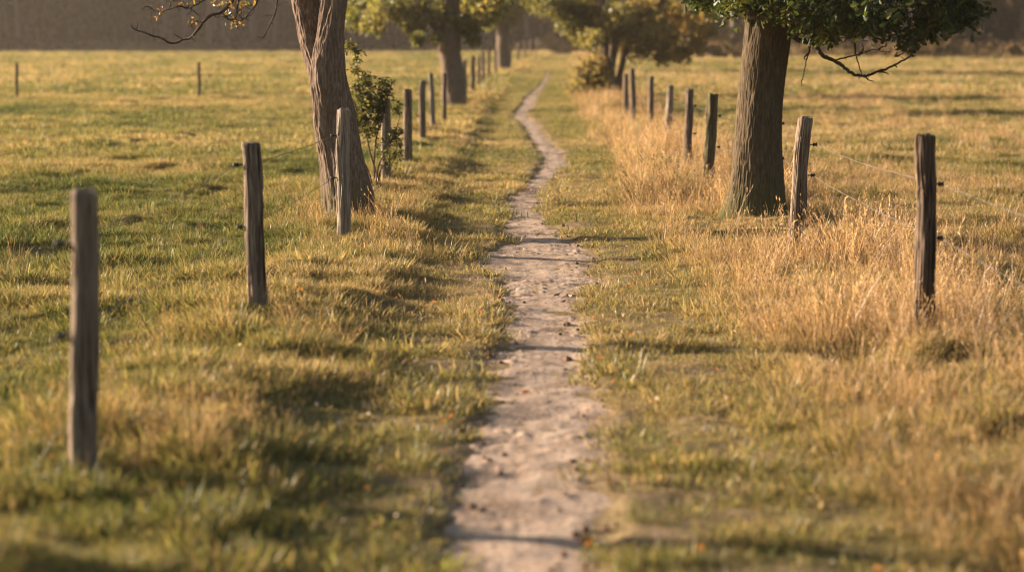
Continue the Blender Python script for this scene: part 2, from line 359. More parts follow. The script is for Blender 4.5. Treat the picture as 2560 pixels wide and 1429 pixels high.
# ------------------------------------------------------------------ trees
def barkdisp(seed, per=.045, amp=.02, zst=.28, big=.02):
    def f(a, rad, C):
        z = C[:, 2][:, None]; R0 = np.median(rad)
        px, py2 = np.cos(a)*R0/per, np.sin(a)*R0/per
        r1 = 1-np.abs(n3(px+.35*n3(px*.4, py2*.4, z/.06, seed+5), py2, z/zst, seed))*2
        r2 = n3(px*2.1, py2*2.1, z/.07, seed+2)
        b = n3(np.cos(a)*2.2, np.sin(a)*2.2, z/.5, seed+3)
        return amp*r1*(.6+.6*n3(px*.25, py2*.25, z/.5, seed+9)) + amp*.35*r2 + big*b
    return f
def flare(z, z0, amt, h): return 1+amt*np.exp(-(z-z0)/h)
SC5 = 4978/19.2; SC1 = 4978/18.5
def W(px, py, Y):       # pencil marks from the sketch of the lane: metres at distance Y
    th = .12187; u = (px-1280)/4978; v = (py-714.5)/4978
    d = (u, math.cos(th)-v*math.sin(th), -math.sin(th)-v*math.cos(th)); m = Y/d[1]
    return np.array((d[0]*m, Y, CAM_H+d[2]*m))

# --- forked pale tree beside the path
Y1 = 18.55
T1 = empty('forked_tree', W(873, 555, Y1)); T1.location.z = float(hgt(T1.location.x, Y1)); b1 = np.array(T1.location)
tag(T1, 'pale barked tree with a forked trunk and bare drooping twigs, left of the path', 'tree')
mb = MB()
def stem(pts, rad, k, n, seed, per=.016, amp=.009, big=.018, roots=None, zst=.13):
    P = spline(np.array(pts), n); t = np.linspace(0, len(rad)-1, n); rr = np.interp(t, np.arange(len(rad)), rad)
    bd = barkdisp(seed, per, amp, zst, big)
    def disp(a, r, C):
        d = bd(a, r, C)
        if roots:
            h = np.clip(C[:, 2]-C[0, 2], 0, None)[:, None]
            for (ang, am, wd, hh) in roots:
                da = np.angle(np.exp(1j*(a-ang))); d = d+am*np.exp(-(da/wd)**2)*np.exp(-h/hh)
        return d
    return tube(P, rr, k, disp)
pts = [W(874, 585, Y1), W(873, 550, Y1), W(862, 480, Y1), W(851, 400, Y1), W(838, 300, Y1), W(824, 200, Y1), W(824, 140, Y1), W(831, 60, Y1), W(839, 0, Y1), W(848, -120, Y1+.1), W(846, -260, Y1+.3), W(830, -480, Y1+.4)]
rad = [x/2/SC1 for x in (118, 112, 106, 99, 95, 92, 82, 70, 68, 62, 52, 34)]
v, f = stem(pts, rad, 340, 620, 3, .016, .0095, .034, roots=[(-.25, .20, .42, .30), (2.8, .08, .45, .25), (4.6, .05, .5, .22), (1.2, .05, .4, .2)]); mb.add(v, f)
pts = [W(818, 260, Y1+.02), W(799, 175, Y1+.04), W(781, 110, Y1+.15), W(771, 50, Y1+.21), W(763, 0, Y1+.24), W(742, -120, Y1+.16), W(700, -240, Y1), W(640, -400, Y1)]
v, f = stem(pts, [x/2/SC1 for x in (40, 62, 58, 58, 64, 54, 38, 26)], 200, 300, 9, .016, .0095, .014); mb.add(v, f)
link('trunk', mb.mesh('forked_trunk', M_BARK_PALE, off=b1), T1)
ra = random.Random(4)
def twigmesh(lines, k=6, parent=None, base=None, name='branch', material=None):
    mb = MB()
    for (P, r0, r1) in lines:
        P = np.array(P); n = max(8, len(P)*7); Q = spline(P, n)
        seg = np.arange(n); rr = np.linspace(r0, r1, n)*(1+.28*(np.abs(n2(seg*.55, r0*1e3, 3))))
        Q = Q+np.stack([n2(seg*.4, k, 7), n2(seg*.4, k, 8), n2(seg*.4, k, 9)], 1)*min(.006, r0*.45)
        v, f = tube(Q, rr, k); mb.add(v, f)
    return link(name, mb.mesh(name, material or M_TWIG, off=base), parent)
def spurs(line, n, ln, rs, Y):
    """short side shoots along a px polyline"""
    out = []; P = np.array(line, float)
    for i in range(n):
        t = ra.uniform(.1, .98)*(len(P)-1); j = int(min(t, len(P)-2)); p = P[j]+(P[j+1]-P[j])*(t-j); a = ra.uniform(0, 6.28); l = ra.uniform(.4, 1)*ln
        q = p+np.array((math.cos(a), math.sin(a)))*l*.5; e = q+np.array((math.cos(a+ra.uniform(-.8, .8)), math.sin(a+ra.uniform(-.8, .8))))*l*.5
        dy = ra.uniform(-.12, .12)
        out.append(([W(*p, Y), W(*q, Y+dy*.5), W(*e, Y+dy)], rs, rs*.45))
    return out
def wl(line, Y, bow=0):
    n = len(line); return [W(x, y, Y+bow*math.sin(i*1.1)) for i, (x, y) in enumerate(line)]
A = [(640,-60),(600,-15),(584,0),(560,27),(521,43),(502,65),(478,92),(455,101),(431,108),(408,98),(368,84),(337,74),(323,59)]
Bq = [(560,-50),(520,-10),(490,12),(470,20),(447,16),(423,24),(392,27),(375,20),(362,14)]
B2 = [(423,24),(428,5),(440,2),(465,10),(485,30),(500,45),(478,60),(470,70)]
Cq = [(655,-40),(643,0),(635,20),(615,43),(600,55),(588,67)]
Dq = [(700,-60),(693,0),(686,39),(672,67),(658,94),(641,92)]
E_ = [(600,-15),(592,22),(590,45),(575,50),(560,40)]
limb = [(742,-130),(700,-120),(660,-95),(620,-75),(570,-60),(520,-75)]
yb = Y1-.25
L1_ = [(wl(limb, yb, .05), .045, .02), (wl(A, yb, .06), .017, .005), (wl(Bq, yb+.1, .06), .011, .0035), (wl(B2, yb+.1, .05), .007, .003), (wl(Cq, yb-.1, .04), .008, .004), (wl(Dq, yb+.15, .04), .008, .004), (wl(E_, yb-.05, .05), .008, .004),
      ([W(436,86,yb),W(448,94,yb),W(457,100,yb)], .005, .006), ([W(380,90,yb),W(384,80,yb),W(381,74,yb)], .004, .002), ([W(378,28,yb+.1),W(377,45,yb+.1),W(379,56,yb+.1)], .004, .002), ([W(686,38,yb+.15),W(672,40,yb+.15),W(658,38,yb+.15)], .005, .002)]
for q, nn, ln in ((A, 16, 26), (Bq, 14, 26), (B2, 10, 24), (Cq, 18, 30), (E_, 18, 34), (Dq, 10, 16)): L1_ += spurs(q, nn, ln, .0042, yb)
twigmesh(L1_, 6, T1, b1)
mb = MB(); rl = np.random.default_rng(8)
for (cx_, cy_, sxp, syp, n) in ((578, 22, 26, 22, 60), (588, 55, 20, 14, 40), (402, 24, 14, 8, 16), (395, 38, 5, 8, 7), (480, 8, 20, 9, 16), (545, 5, 30, 10, 40), (610, 8, 25, 10, 40), (480, 48, 12, 12, 8), (570, -45, 50, 25, 200), (690, -40, 50, 25, 120)):
    n = int(n*.5)+1; c = np.array([W(rl.normal(cx_, sxp*.5), rl.normal(cy_, syp*.5), yb+rl.normal(0, .12)) for _ in range(n)])
    v, f, r_ = leaves(c, rl.uniform(.022, .05, n), rl, 'oval', .7); mb.add(v, f, r_)
n = 5200; a = rl.normal(size=(n, 3))*np.array([1.3, 1.2, .8])+np.array(W(800, -560, Y1)); a = a[(a[:, 2] > 2.75)]
v, f, r_ = leaves(a, rl.uniform(.05, .09, len(a)), rl, 'oval', .5); mb.add(v, f, r_)
M_LEAF_ORANGE = leaf_mat('autumn_leaves', [(0, (.10, .11, .02)), (.4, (.24, .17, .03)), (.75, (.42, .19, .03)), (1, (.22, .09, .02))], tboost=1.5)
link('crown', mb.mesh('forked_tree_crown', M_LEAF_ORANGE, False, b1), T1)

# --- big oak right of the path
Y5 = 19.25
T5 = empty('oak_tree', W(1890, 545, Y5)); T5.location.z = float(hgt(T5.location.x, Y5)); b5 = np.array(T5.location)
tag(T5, 'thick brown trunk with dark green leaves and a bare hanging branch right of the path', 'tree')
mb = MB()
pts = [W(1889, 585, Y5), W(1890, 545, Y5), W(1891, 490, Y5), W(1893, 400, Y5), W(1898, 300, Y5), W(1906, 200, Y5), W(1917, 100, Y5), W(1925, 0, Y5), W(1932, -120, Y5), W(1945, -260, Y5), W(1960, -480, Y5)]
v, f = stem(pts, [x/2/SC5 for x in (150, 142, 133, 122, 114, 111, 115, 122, 112, 90, 60)], 380, 600, 21, .0135, .0085, .016, zst=.11,
            roots=[(math.pi*1.02, .26, .38, .17), (-.1, .13, .4, .2), (4.3, .07, .35, .2), (5.2, .08, .3, .18), (1.6, .1, .5, .2), (3.7, .06, .3, .3)]); mb.add(v, f)
limbs5 = []
for (p, r0) in (([(1935, -60), (1985, -110), (2080, -130), (2200, -110), (2330, -70), (2420, -40)], .10), ([(1920, -80), (1860, -150), (1790, -130), (1750, -70)], .07), ([(1940, -200), (2050, -330), (2200, -400), (2350, -380)], .09), ([(1935, -250), (1860, -400), (1780, -480)], .08)):
    for dy in (0, .9, -.9):
        P = [W(x, y, Y5+dy*i/(len(p)-1)*1.5) for i, (x, y) in enumerate(p)]; limbs5.append(spline(P, 24))
        v, f = tube(limbs5[-1], np.linspace(r0, .015, 24), 9); mb.add(v, f)
link('trunk', mb.mesh('oak_trunk', M_BARK_OAK, off=b5), T5)
H_ = [(1970,82),(1989,97),(2010,103),(2029,111),(2043,124),(2056,138),(2070,146),(2086,153),(2099,161),(2113,171),(2126,181),(2140,188),(2160,191),(2184,183),(2203,177),(2221,171),(2236,164),(2251,155),(2270,143),(2284,131),(2288,122)]
Hs = [[(2160,191),(2171,199),(2184,203)], [(2086,153),(2100,147),(2113,144),(2130,140),(2150,136),(2170,128),(2185,124),(2200,128),(2226,131)], [(2136,108),(2138,130),(2143,150),(2150,172),(2156,190)], [(2027,100),(2026,115),(2021,134),(2016,150),(2013,165),(2009,185),(2005,203),(2005,214)],
      [(2197,124),(2205,117),(2212,116)], [(2150,136),(2158,122),(2155,110)], [(2195,180),(2212,181),(2222,186)], [(2020,134),(2012,142),(2010,150)], [(2236,164),(2243,168)], [(2284,131),(2275,138)]]
lines = [(wl(H_, Y5-.35, .04), .021, .0055)]+[(wl(q, Y5-.35, .03), .0085, .003) for q in Hs]+spurs(H_, 22, 12, .0045, Y5-.35)+spurs(Hs[3], 9, 12, .003, Y5-.35)+spurs(Hs[1], 12, 14, .003, Y5-.35)
twigmesh(lines, 7, T5, b5)
# leaf rosettes; lower outline of the crown given in metres across
LOWX = [1725,1740,1760,1780,1800,1830,1850,1880,1920,1950,1975,2000,2040,2080,2110,2150,2190,2220,2250,2280,2300,2320,2350,2380,2405,2425,2436]
LOWY = [-10, 25, 45, 62, 58, 45, 25, 35, 62, 78, 85, 92, 108, 95, 100, 112, 104, 98, 104, 120, 112, 90, 92, 84, 78, 50, 10]
lx = np.array([W(a, b, Y5)[0] for a, b in zip(LOWX, LOWY)]); lz = np.array([W(a, b, Y5)[2] for a, b in zip(LOWX, LOWY)])
rl = np.random.default_rng(31)
nC = 2600
cx = rl.uniform(lx[0]+.03, lx[-1]-.03, nC); cyy = Y5-.1+rl.normal(0, .75, nC)*np.interp(cx, [lx[0], lx[0]+.4, lx[-1]-1.3, lx[-1]], [.35, 1, 1, .12]); up = np.concatenate([rl.gamma(1.1, .16, 1500), rl.uniform(.2, 2.3, nC-1500)])
low = np.interp(cx, lx, lz)+.02+.10*np.abs(cyy-Y5+.1)+.055*n2(cx/.10, cyy/.2, 3)+.03
cz = low+up
k = n3(cx/.22, cyy/.3, cz/.17, 77) > .0-.5*(up > .8)
# a gap near the outer end where the dark wood shows through
gap = (np.abs(cx-W(2255, 45, Y5)[0]) < .14) & (np.abs(cz-W(2255, 40, Y5)[2]) < .13)
k &= ~gap
# keep the leaves clear of the trunk in front
tr = (np.abs(cx-W(1915, 60, Y5)[0]) < .23) & (cyy < Y5) & (cz < W(1915, 45, Y5)[2]); k &= ~(tr & (rl.random(nC) < .8))
cl5 = np.stack([cx, cyy, cz], 1)[k]
mb = MB(); twl = []
allp = np.concatenate(limbs5)
for c in cl5:
    n = rl.integers(8, 15); P = c+rl.normal(size=(n, 3))*.055
    v, f, r_ = leaves(P, rl.uniform(.055, .10, n), rl, 'oak', .45); mb.add(v, f, np.clip(r_*.55+.22+.25*n3(*(c/.5), 5), 0, 1))
M_LEAF_OAK = leaf_mat('dark_green_lobed_leaves', [(0, (.018, .030, .009)), (.5, (.042, .06, .016)), (.8, (.085, .095, .022)), (.93, (.16, .145, .03)), (1, (.26, .14, .03))], trans=.42, gloss=.025, rough=.45, tboost=1.7)
link('crown', mb.mesh('oak_crown', M_LEAF_OAK, False, b5), T5)
mb = MB()
for c in cl5[::2]:
    j = np.argmin(((allp-c-np.array([0, 0, .15]))**2).sum(1)); p = allp[j]; 
    if np.linalg.norm(p-c) > 1.3: p = c+(p-c)/np.linalg.norm(p-c)*.5
    v, f = tube(spline([c, c*.6+p*.4+np.array([0, 0, -.04]), p], 7), np.linspace(.0025, .007, 7), 5); mb.add(v, f)
link('twigs', mb.mesh('oak_twigs', M_TWIG, off=b5), T5)

# --- blurred trees further up the lane
def far_tree(name, label, bx, by, stems, clusters, leaf, M_leaf, seed, dens=260, crown=None, sub=1., tint=0.):
    r = np.random.default_rng(seed)
    T = empty(name, (bx, by, float(hgt(bx, by)))); b = np.array(T.location); tag(T, label, 'tree')
    mb = MB()
    for pts, rads in stems:
        v, f = stem(pts, rads, 60, 90, seed+len(pts), .07, .02, .03, roots=[(a_, .08, .5, .3) for a_ in (0.2, 2.2, 3.4, 4.8)] if len(rads) > 4 and rads[0] > .2 else None); mb.add(v, f)
    link('trunk', mb.mesh(name+'_trunk', M_BARK_FAR, off=b), T)
    mb = MB()
    for (c, rad, m) in clusters:
        n = int(dens*m); d = r.normal(size=(n, 3)); d /= np.linalg.norm(d, axis=1)[:, None]; d *= (r.random(n)**.62)[:, None]*np.array(rad)*1.22
        P = c+d; kk = n3(*(P/(.35*sub)).T, seed) > -.25; P = P[kk]
        v, f, q = leaves(P, r.uniform(.7, 1.3, len(P))*leaf, r, 'quad', .5); mb.add(v, f, np.clip(q*.7+.15+tint*(c[0]-bx)+.3*np.repeat(n3(*(P/.8).T, seed+1), len(q)//len(P)), 0, 1))
    if crown:
        c, rad, n = crown; d = r.normal(size=(n, 3)); d /= np.linalg.norm(d, axis=1)[:, None]; d *= (r.random(n)**.4)[:, None]*np.array(rad); P = np.array(c)+d
        P = P[n3(*(P/.9).T, seed+3) > -.1]
        v, f, q = leaves(P, r.uniform(.8, 1.5, len(P))*leaf*1.3, r, 'quad', .5); mb.add(v, f, q)
    link('crown', mb.mesh(name+'_crown', M_leaf, False, b), T); return T
YG = [(0, (.07, .08, .022)), (.4, (.145, .15, .04)), (.75, (.24, .21, .062)), (1, (.32, .21, .06))]
M_LEAF_YG = leaf_mat('yellow_green_leaves', YG, trans=.5, gloss=.03, tboost=1.4)
M_LEAF_GOLD = leaf_mat('golden_green_leaves', [(0, (.075, .08, .022)), (.35, (.16, .152, .042)), (.7, (.26, .20, .062)), (1, (.36, .22, .07))], trans=.5, gloss=.03, tboost=1.4)
Y2 = 50.9; s2 = 4978/Y2
cl = [((905, 10), .42, 1.6), ((930, 55), .3, .8), ((885, 50), .25, .6), ((960, 15), .3, .7), ((1010, 30), .33, 1.), ((1035, 60), .28, .9), ((1045, 98), .16, .45), ((1085, 25), .3, .7), ((1092, 95), .13, .3), ((1160, 15), .35, 1.2), ((1175, 60), .28, .9), ((1183, 95), .16, .4), ((1150, 55), .25, .6), ((1210, 25), .35, 1.1), ((1240, 5), .35, 1.)]
C2 = []
r2 = np.random.default_rng(3)
for (p, r_, m_) in cl: C2.append((W(*p, Y2+r2.normal(0, .7)), (r_*1.05, r_*1.6, r_), m_*1.3))
far_tree('branching_tree', 'tree with yellow green clumps and a limb rising left, standing in the left fence line', W(1133, 268, Y2)[0], Y2,
    [([W(1137, 285, Y2), W(1137, 262, Y2), W(1133, 220, Y2), W(1128, 160, Y2), W(1124, 100, Y2), W(1128, 40, Y2), W(1132, -30, Y2), W(1136, -200, Y2), W(1130, -400, Y2)], [x/2/s2 for x in (66, 62, 56, 54, 56, 42, 38, 30, 18)]),
     ([W(1120, 125, Y2), W(1105, 85, Y2), W(1080, 45, Y2), W(1052, 10, Y2), W(1020, -50, Y2), W(980, -160, Y2)], [x/2/s2 for x in (34, 32, 26, 24, 20, 14)])],
    C2, .115, M_LEAF_YG, 41, 520, (W(1110, -260, Y2), (2.7, 2.2, 2.4), 8000))
Y3 = 92.5; s3 = 4978/Y3
C3 = [(W(px, py, Y3+r2.normal(0, 1)), (r_, r_*1.5, r_*.8), m_) for (px, py, r_, m_) in ((1180, 20, .7, 1), (1220, 45, .6, 1), (1260, 25, .8, 1.4), (1300, 15, .7, 1.), (1250, -10, 1., 1.4), (1200, -10, .8, 1), (1320, -15, .7, .8), (1225, 15, .8, 1), (1280, 50, .35, .4))]
far_tree('distant_tree', 'hazy straight trunked tree farthest up the left fence line, beyond the branching one', W(1258, 180, Y3)[0], Y3,
    [([W(1259, 200, Y3), W(1259, 178, Y3), W(1258, 120, Y3), W(1257, 60, Y3), W(1256, 0, Y3), W(1254, -100, Y3), W(1250, -250, Y3)], [x/2/s3 for x in (40, 36, 33, 31, 28, 22, 12)])],
    C3, .18, M_LEAF_YG, 43, 520, (W(1250, -150, Y3), (3, 3, 2.6), 6000), 2)
Y4 = 60.8; s4 = 4978/Y4
C4 = []
for (px, py, r_, m_) in ((1335, -12, .4, .8), (1355, 8, .4, .8), (1400, -15, .5, 1.), (1425, 55, .4, .8), (1465, 90, .4, .8), (1500, 20, .5, 1.), (1370, 5, .38, .8), (1400, 15, .42, 1.), (1430, 35, .4, 1.), (1455, 15, .45, 1.), (1440, 70, .32, .8), (1470, 60, .4, 1.), (1480, 95, .3, .8), (1492, 125, .22, .4), (1520, 60, .35, .5), (1545, 30, .4, .8), (1560, 80, .42, 1.), (1590, 40, .5, 1.3), (1600, 100, .45, 1.2), (1600, 135, .3, .6), (1640, 60, .5, .9), (1650, 115, .45, .8), (1690, 40, .5, .8), (1690, 95, .5, .8), (1700, 135, .3, .7), (1735, 60, .45, .7), (1740, 110, .3, .6), (1765, 30, .4, .8), (1650, 15, .5, 1.2), (1560, 125, .25, .4), (1655, 145, .25, .4), (1770, 75, .25, .4)):
    C4.append((W(px, py, Y4+r2.normal(0, .8)), (r_*1.1, r_*1.7, r_*.85), m_*1.25))
far_tree('spreading_tree', 'low spreading golden green tree with several pale stems beside the right fence', W(1522, 240, Y4)[0], Y4,
    [([W(1518, 262, Y4), W(1518, 235, Y4), W(1512, 180, Y4), W(1510, 110, Y4), W(1508, 40, Y4), W(1500, -20, Y4), W(1490, -200, Y4)], [x/2/s4 for x in (34, 30, 24, 23, 22, 19, 10)]),
     ([W(1534, 262, Y4+.2), W(1533, 235, Y4+.2), W(1528, 180, Y4+.2), W(1537, 110, Y4+.2), W(1552, 40, Y4+.2), W(1580, -60, Y4+.2)], [x/2/s4 for x in (30, 26, 22, 20, 18, 12)]),
     ([W(1545, 262, Y4+.3), W(1546, 240, Y4+.3), W(1550, 190, Y4+.3), W(1565, 130, Y4+.3), W(1600, 60, Y4+.3), W(1660, 0, Y4+.3)], [x/2/s4 for x in (22, 20, 17, 16, 13, 8)])],
    C4, .12, M_LEAF_GOLD, 47, 560, (W(1570, -170, Y4), (2.8, 2.4, 1.9), 4500), tint=.11)

# --- shrubs
def shrub(name, label, bx, by, stems, clusters, leaf, M_leaf, seed, r0=.012, shape='oval'):
    r = np.random.default_rng(seed); T = empty(name, (bx, by, float(hgt(bx, by)))); b = np.array(T.location); tag(T, label, 'shrub')
    mb = MB(); S_ = []
    for P in stems:
        Q = spline(np.array(P), 26); S_.append(Q); v, f = tube(Q, np.linspace(r0, r0*.25, 26), 6); mb.add(v, f)
    A_ = np.concatenate(S_); lv = MB()
    for (c, sg, n) in clusters:
        for _ in range(max(1, n//7)):
            tip = c+r.normal(size=3)*np.array(sg); j = np.argmin(((A_-tip)**2).sum(1)); p = A_[j]; p = tip+(p-tip)*min(1, .45/(np.linalg.norm(p-tip)+1e-6)); m_ = (tip+p)/2+np.array([0, 0, .03])
            Q = spline([p, m_, tip], 8); v, f = tube(Q, np.linspace(r0*.3, r0*.12, 8), 4); mb.add(v, f)
            P = Q[r.integers(3, 8, 8)]+r.normal(size=(8, 3))*.014; v, f, q = leaves(P, r.uniform(.7, 1.3, 8)*leaf, r, shape, .1); lv.add(v, f, q)
    link('stems', mb.mesh(name+'_stems', M_TWIG, off=b), T); link('leaves', lv.mesh(name+'_leaves', M_leaf, False, b), T); return T
Yb = 22.0
sb = [[W(948, 500, Yb), W(942, 440, Yb), W(925, 380, Yb), W(910, 300, Yb), W(900, 230, Yb), W(890, 150, Yb), W(880, 110, Yb)],
      [W(945, 500, Yb+.1), W(935, 430, Yb+.1), W(940, 350, Yb), W(955, 300, Yb), W(965, 260, Yb), W(980, 210, Yb)],
      [W(940, 500, Yb), W(945, 420, Yb-.1), W(965, 380, Yb-.1), W(985, 340, Yb-.1), W(1000, 290, Yb-.1)],
      [W(945, 500, Yb), W(950, 430, Yb), W(970, 400, Yb), W(990, 390, Yb), W(1003, 375, Yb)],
      [W(935, 500, Yb), W(925, 440, Yb), W(905, 390, Yb), W(890, 330, Yb), W(885, 280, Yb)]]
cb = [(W(px, py, Yb+dy), (sx_/226*.55, .12, sy_/226*.55), int(n*2.0)) for (px, py, sx_, sy_, n, dy) in ((872, 118, 12, 12, 18, 0), (985, 400, 18, 20, 30, -.1), (1000, 345, 12, 22, 30, -.1), (880, 125, 14, 16, 26, 0), (895, 150, 16, 14, 30, 0), (885, 185, 18, 14, 40, 0), (930, 215, 34, 22, 170, 0), (958, 220, 22, 16, 40, .05), (915, 255, 40, 24, 360, .1), (900, 300, 26, 26, 230, .05), (932, 270, 28, 24, 210, 0), (920, 330, 26, 22, 90, 0), (940, 320, 16, 18, 30, 0), (985, 275, 14, 16, 30, -.1), (985, 345, 18, 18, 55, -.1), (995, 385, 12, 14, 36, 0), (975, 395, 14, 12, 26, 0), (895, 225, 18, 18, 70, 0), (945, 385, 14, 14, 16, 0))]
M_LEAF_SHRUB = leaf_mat('small_shrub_leaves', [(0, (.035, .045, .013)), (.5, (.08, .085, .022)), (1, (.18, .15, .045))], trans=.45, gloss=.02, rough=.4, tboost=1.5)
shrub('leafy_shrub', 'slender shrub with small green leaves just behind the forked tree', W(945, 475, Yb)[0], Yb, sb, cb, .044, M_LEAF_SHRUB, 61)
Yc = 60.2
bx = W(1475, 240, Yc)[0]
sb = [[W(1480, 258, Yc), W(1475+dx*.5, 220, Yc), W(1475+dx, 175-abs(dx)*.1, Yc)] for dx in (-30, -18, -5, 8, 22, 34)]
cb = [(W(px, py, Yc+dy), (.24, .3, .2), 330) for (px, py, dy) in ((1462, 225, 0), (1480, 215, .2), (1498, 228, 0), (1475, 190, .1), (1495, 180, .2), (1500, 205, 0), (1485, 160, .2), (1458, 205, .1), (1452, 235, 0), (1510, 235, .1))]
shrub('bushy_undergrowth', 'dense low bush at the foot of the spreading tree beside the right verge', bx, Yc, sb, cb, .1, M_LEAF_GOLD, 63, .014, 'quad')

# ------------------------------------------------------------------ fence posts
def post_mesh(name, wd, h, lean, seed, m, square=.6, crack=.006, taper=.9, jag=.004, wob=.006):
    k, n = 120, 150; r = np.random.default_rng(seed)
    z = np.concatenate([np.linspace(-.25, h-.02, n-6), h-.02+np.array([.008, .014, .018, .0195, .02, .02])])
    a = np.linspace(0, 2*np.pi, k, endpoint=False); A, Zg = np.meshgrid(a, z)
    p = 2+4*square; sq = (np.abs(np.cos(A-.3))**p+np.abs(np.sin(A-.3))**p)**(-1/p); sq = sq/1.12*(1 if square > .3 else 1.06)
    rad = wd/2*sq*(1-(1-taper)*np.clip(Zg/h, 0, 1))
    cs, sn = np.cos(A), np.sin(A)
    rad = rad + wob*n3(cs*1.3, sn*1.3, Zg/.22, seed) + .5*jag*n3(cs*3, sn*3, Zg/.09, seed+1)
    ck = 1-np.abs(n3(cs*4.5, sn*4.5, Zg/.55, seed+2))*5
    ck2 = 1-np.abs(n3(cs*7, sn*7, Zg/.35, seed+12))*7
    rad = rad - crack*np.maximum(ck, 0)*2.6 - crack*np.maximum(ck2, 0)*1.1 + crack*.45*n3(cs*10, sn*10, Zg/.2, seed+3)
    e = np.clip((Zg-(h-.02))/.02, 0, 1); rad = rad-.012*(1-np.sqrt(np.maximum(0, 1-e*e)))
    ztop = .006*n3(cs*1.5, sn*1.5, 0, seed+6)*e*2
    rad[-2] *= .55; rad[-1] *= .12
    bx = lean[0]*Zg/h+.010*n2(Zg/.4, seed, 5); by = lean[1]*Zg/h+.008*n2(Zg/.45, seed, 6)
    V = np.stack([rad*cs+bx, rad*sn+by, Zg+ztop+.004*(Zg > h-.001)*n3(cs*6*rad/wd, sn*6*rad/wd, 0, seed+4)], -1).reshape(-1, 3)
    return mesh_np(name, V, [grid_faces(n, k)], m)
def insulator_mesh():
    mb = MB()
    v, f = tube([(0, 0, 0), (.035, 0, 0)], .0045, 8); mb.add(v, f)
    prof = [(.024, .007), (.028, .014), (.036, .016), (.04, .010), (.046, .010), (.05, .016), (.057, .015), (.06, .006)]
    v, f = tube([(x, 0, 0) for x, r_ in prof], [r_ for x, r_ in prof], 14); mb.add(v, f)
    return mb.mesh('insulator', M_INS)
INS = insulator_mesh()
def insul(parent, loc, side):
    o = link('insulator', INS, parent, loc); o.rotation_euler = (0, 0, 0 if side > 0 else math.pi); return o
pole = {'L': [], 'R': []}
def post(x, y, h, wd, lean, seed, m, label, group, side=0, hs=(.47, .83), square=.6, crack=.006, taper=.92, jag=.004, wob=.006):
    z = float(hgt(x, y)); zm = float(hmac(x, y))
    o = link('fence_post', post_mesh('fence_post', wd, h+zm-z, lean, seed, m, square, crack, taper, jag, wob), None, (x, y, z))
    tag(o, label, 'fence post', group)
    if side:
        q = []
        for f_ in hs:
            lx_ = lean[0]*f_+side*(wd*.46-.006); lz_ = h*f_; insul(o, (lx_, 0, lz_), side); q.append((x+lx_+side*.043, y, z+lz_))
        pole['L' if side < 0 else 'R'].append(q)
    return o
GL, GRR, GF = 'posts of the fence left of the path', 'posts of the fence right of the path', 'posts far out in the left field'
LP = [(-1.66, 7.60, 1.09, .122, (.02, 0), 0, 'dark smooth squared post in the left foreground, nearest and largest in the picture', .85, .003),
 (-1.55, 12.11, 1.05, .127, (-.04, 0), 0, 'grey brown squared post with a split top, between foreground post and forked tree', .8, .007),
 (-1.44, 16.92, 1.09, .122, (.015, 0), 2, 'pale grey lumpy post standing right in front of the forked tree', .2, .007),
 (-1.44, 22.70, 1.02, .119, (.008, 0), 2, 'grey post half hidden behind the leaves of the slender shrub', .4, .006),
 (-1.39, 26.64, 1.03, .128, (.007, 0), 0, 'straight brown post just past the slender shrub, thickest of the next three', .6, .005),
 (-1.45, 32.36, 1.03, .117, (.006, 0), 0, 'brown post midway between shrub and branching tree, one past the thickest', .6, .005),
 (-1.44, 36.64, 1.08, .103, (-.05, 0), 2, 'thin crooked post leaning left, two before the branching tree', .3, .004),
 (-1.38, 40.95, 1.02, .09, (0, 0), 1, 'thin dark post overlapping the left edge of the branching tree trunk', .3, .004),
 (-1.27, 53.6, 1.13, .125, (-.002, 0), 0, 'post touching the right edge of the branching tree trunk', .4, .004),
 (-1.21, 61.01, 1.14, .15, (.02, 0), 1, 'stout dark post, second past the branching tree', .4, .004),
 (-1.11, 66.81, 1.09, .11, (.009, 0), 0, 'thin hazy post, third past the branching tree', .4, .004),
 (-1.05, 72.28, 1.12, .14, (-.005, 0), 0, 'hazy post, fourth past the branching tree', .4, .004),
 (-.91, 78.64, 1.11, .13, (.002, 0), 0, 'hazy post, fifth past the branching tree', .4, .004),
 (-.69, 84.59, 1.04, .13, (-.007, 0), 0, 'hazy post just before the distant trunk, sixth past the branching tree', .4, .004),
 (-.1, 97.5, 1.08, .14, (.03, 0), 0, 'faint post just beyond the farthest left tree trunk', .4, .004),
 (.3, 107, 1.08, .15, (.06, 0), 0, 'faint tilted post, second beyond the farthest left tree trunk', .4, .004),
 (.75, 117, 1.1, .14, (0, 0), 0, 'very faint post, third beyond the farthest left tree trunk', .4, .004),
 (1.2, 128, 1.1, .15, (-.02, 0), 0, 'very faint post, last but one before the wood', .4, .004),
 (1.75, 141, 1.12, .15, (.03, 0), 0, 'faintest and last left post, at the edge of the wood', .4, .004)]
for i, (x, y, h, wd, ln, mi, lab, sq, ck) in enumerate(LP):
    hs = {0: (.47, .80), 1: (.475, .835), 2: (.46, .79)}.get(i, (.46, .8))
    post(x, y, h, wd, ln, 100+i, M_WOOD[mi], lab, GL, -1 if i < 12 else 0, hs, sq, ck)
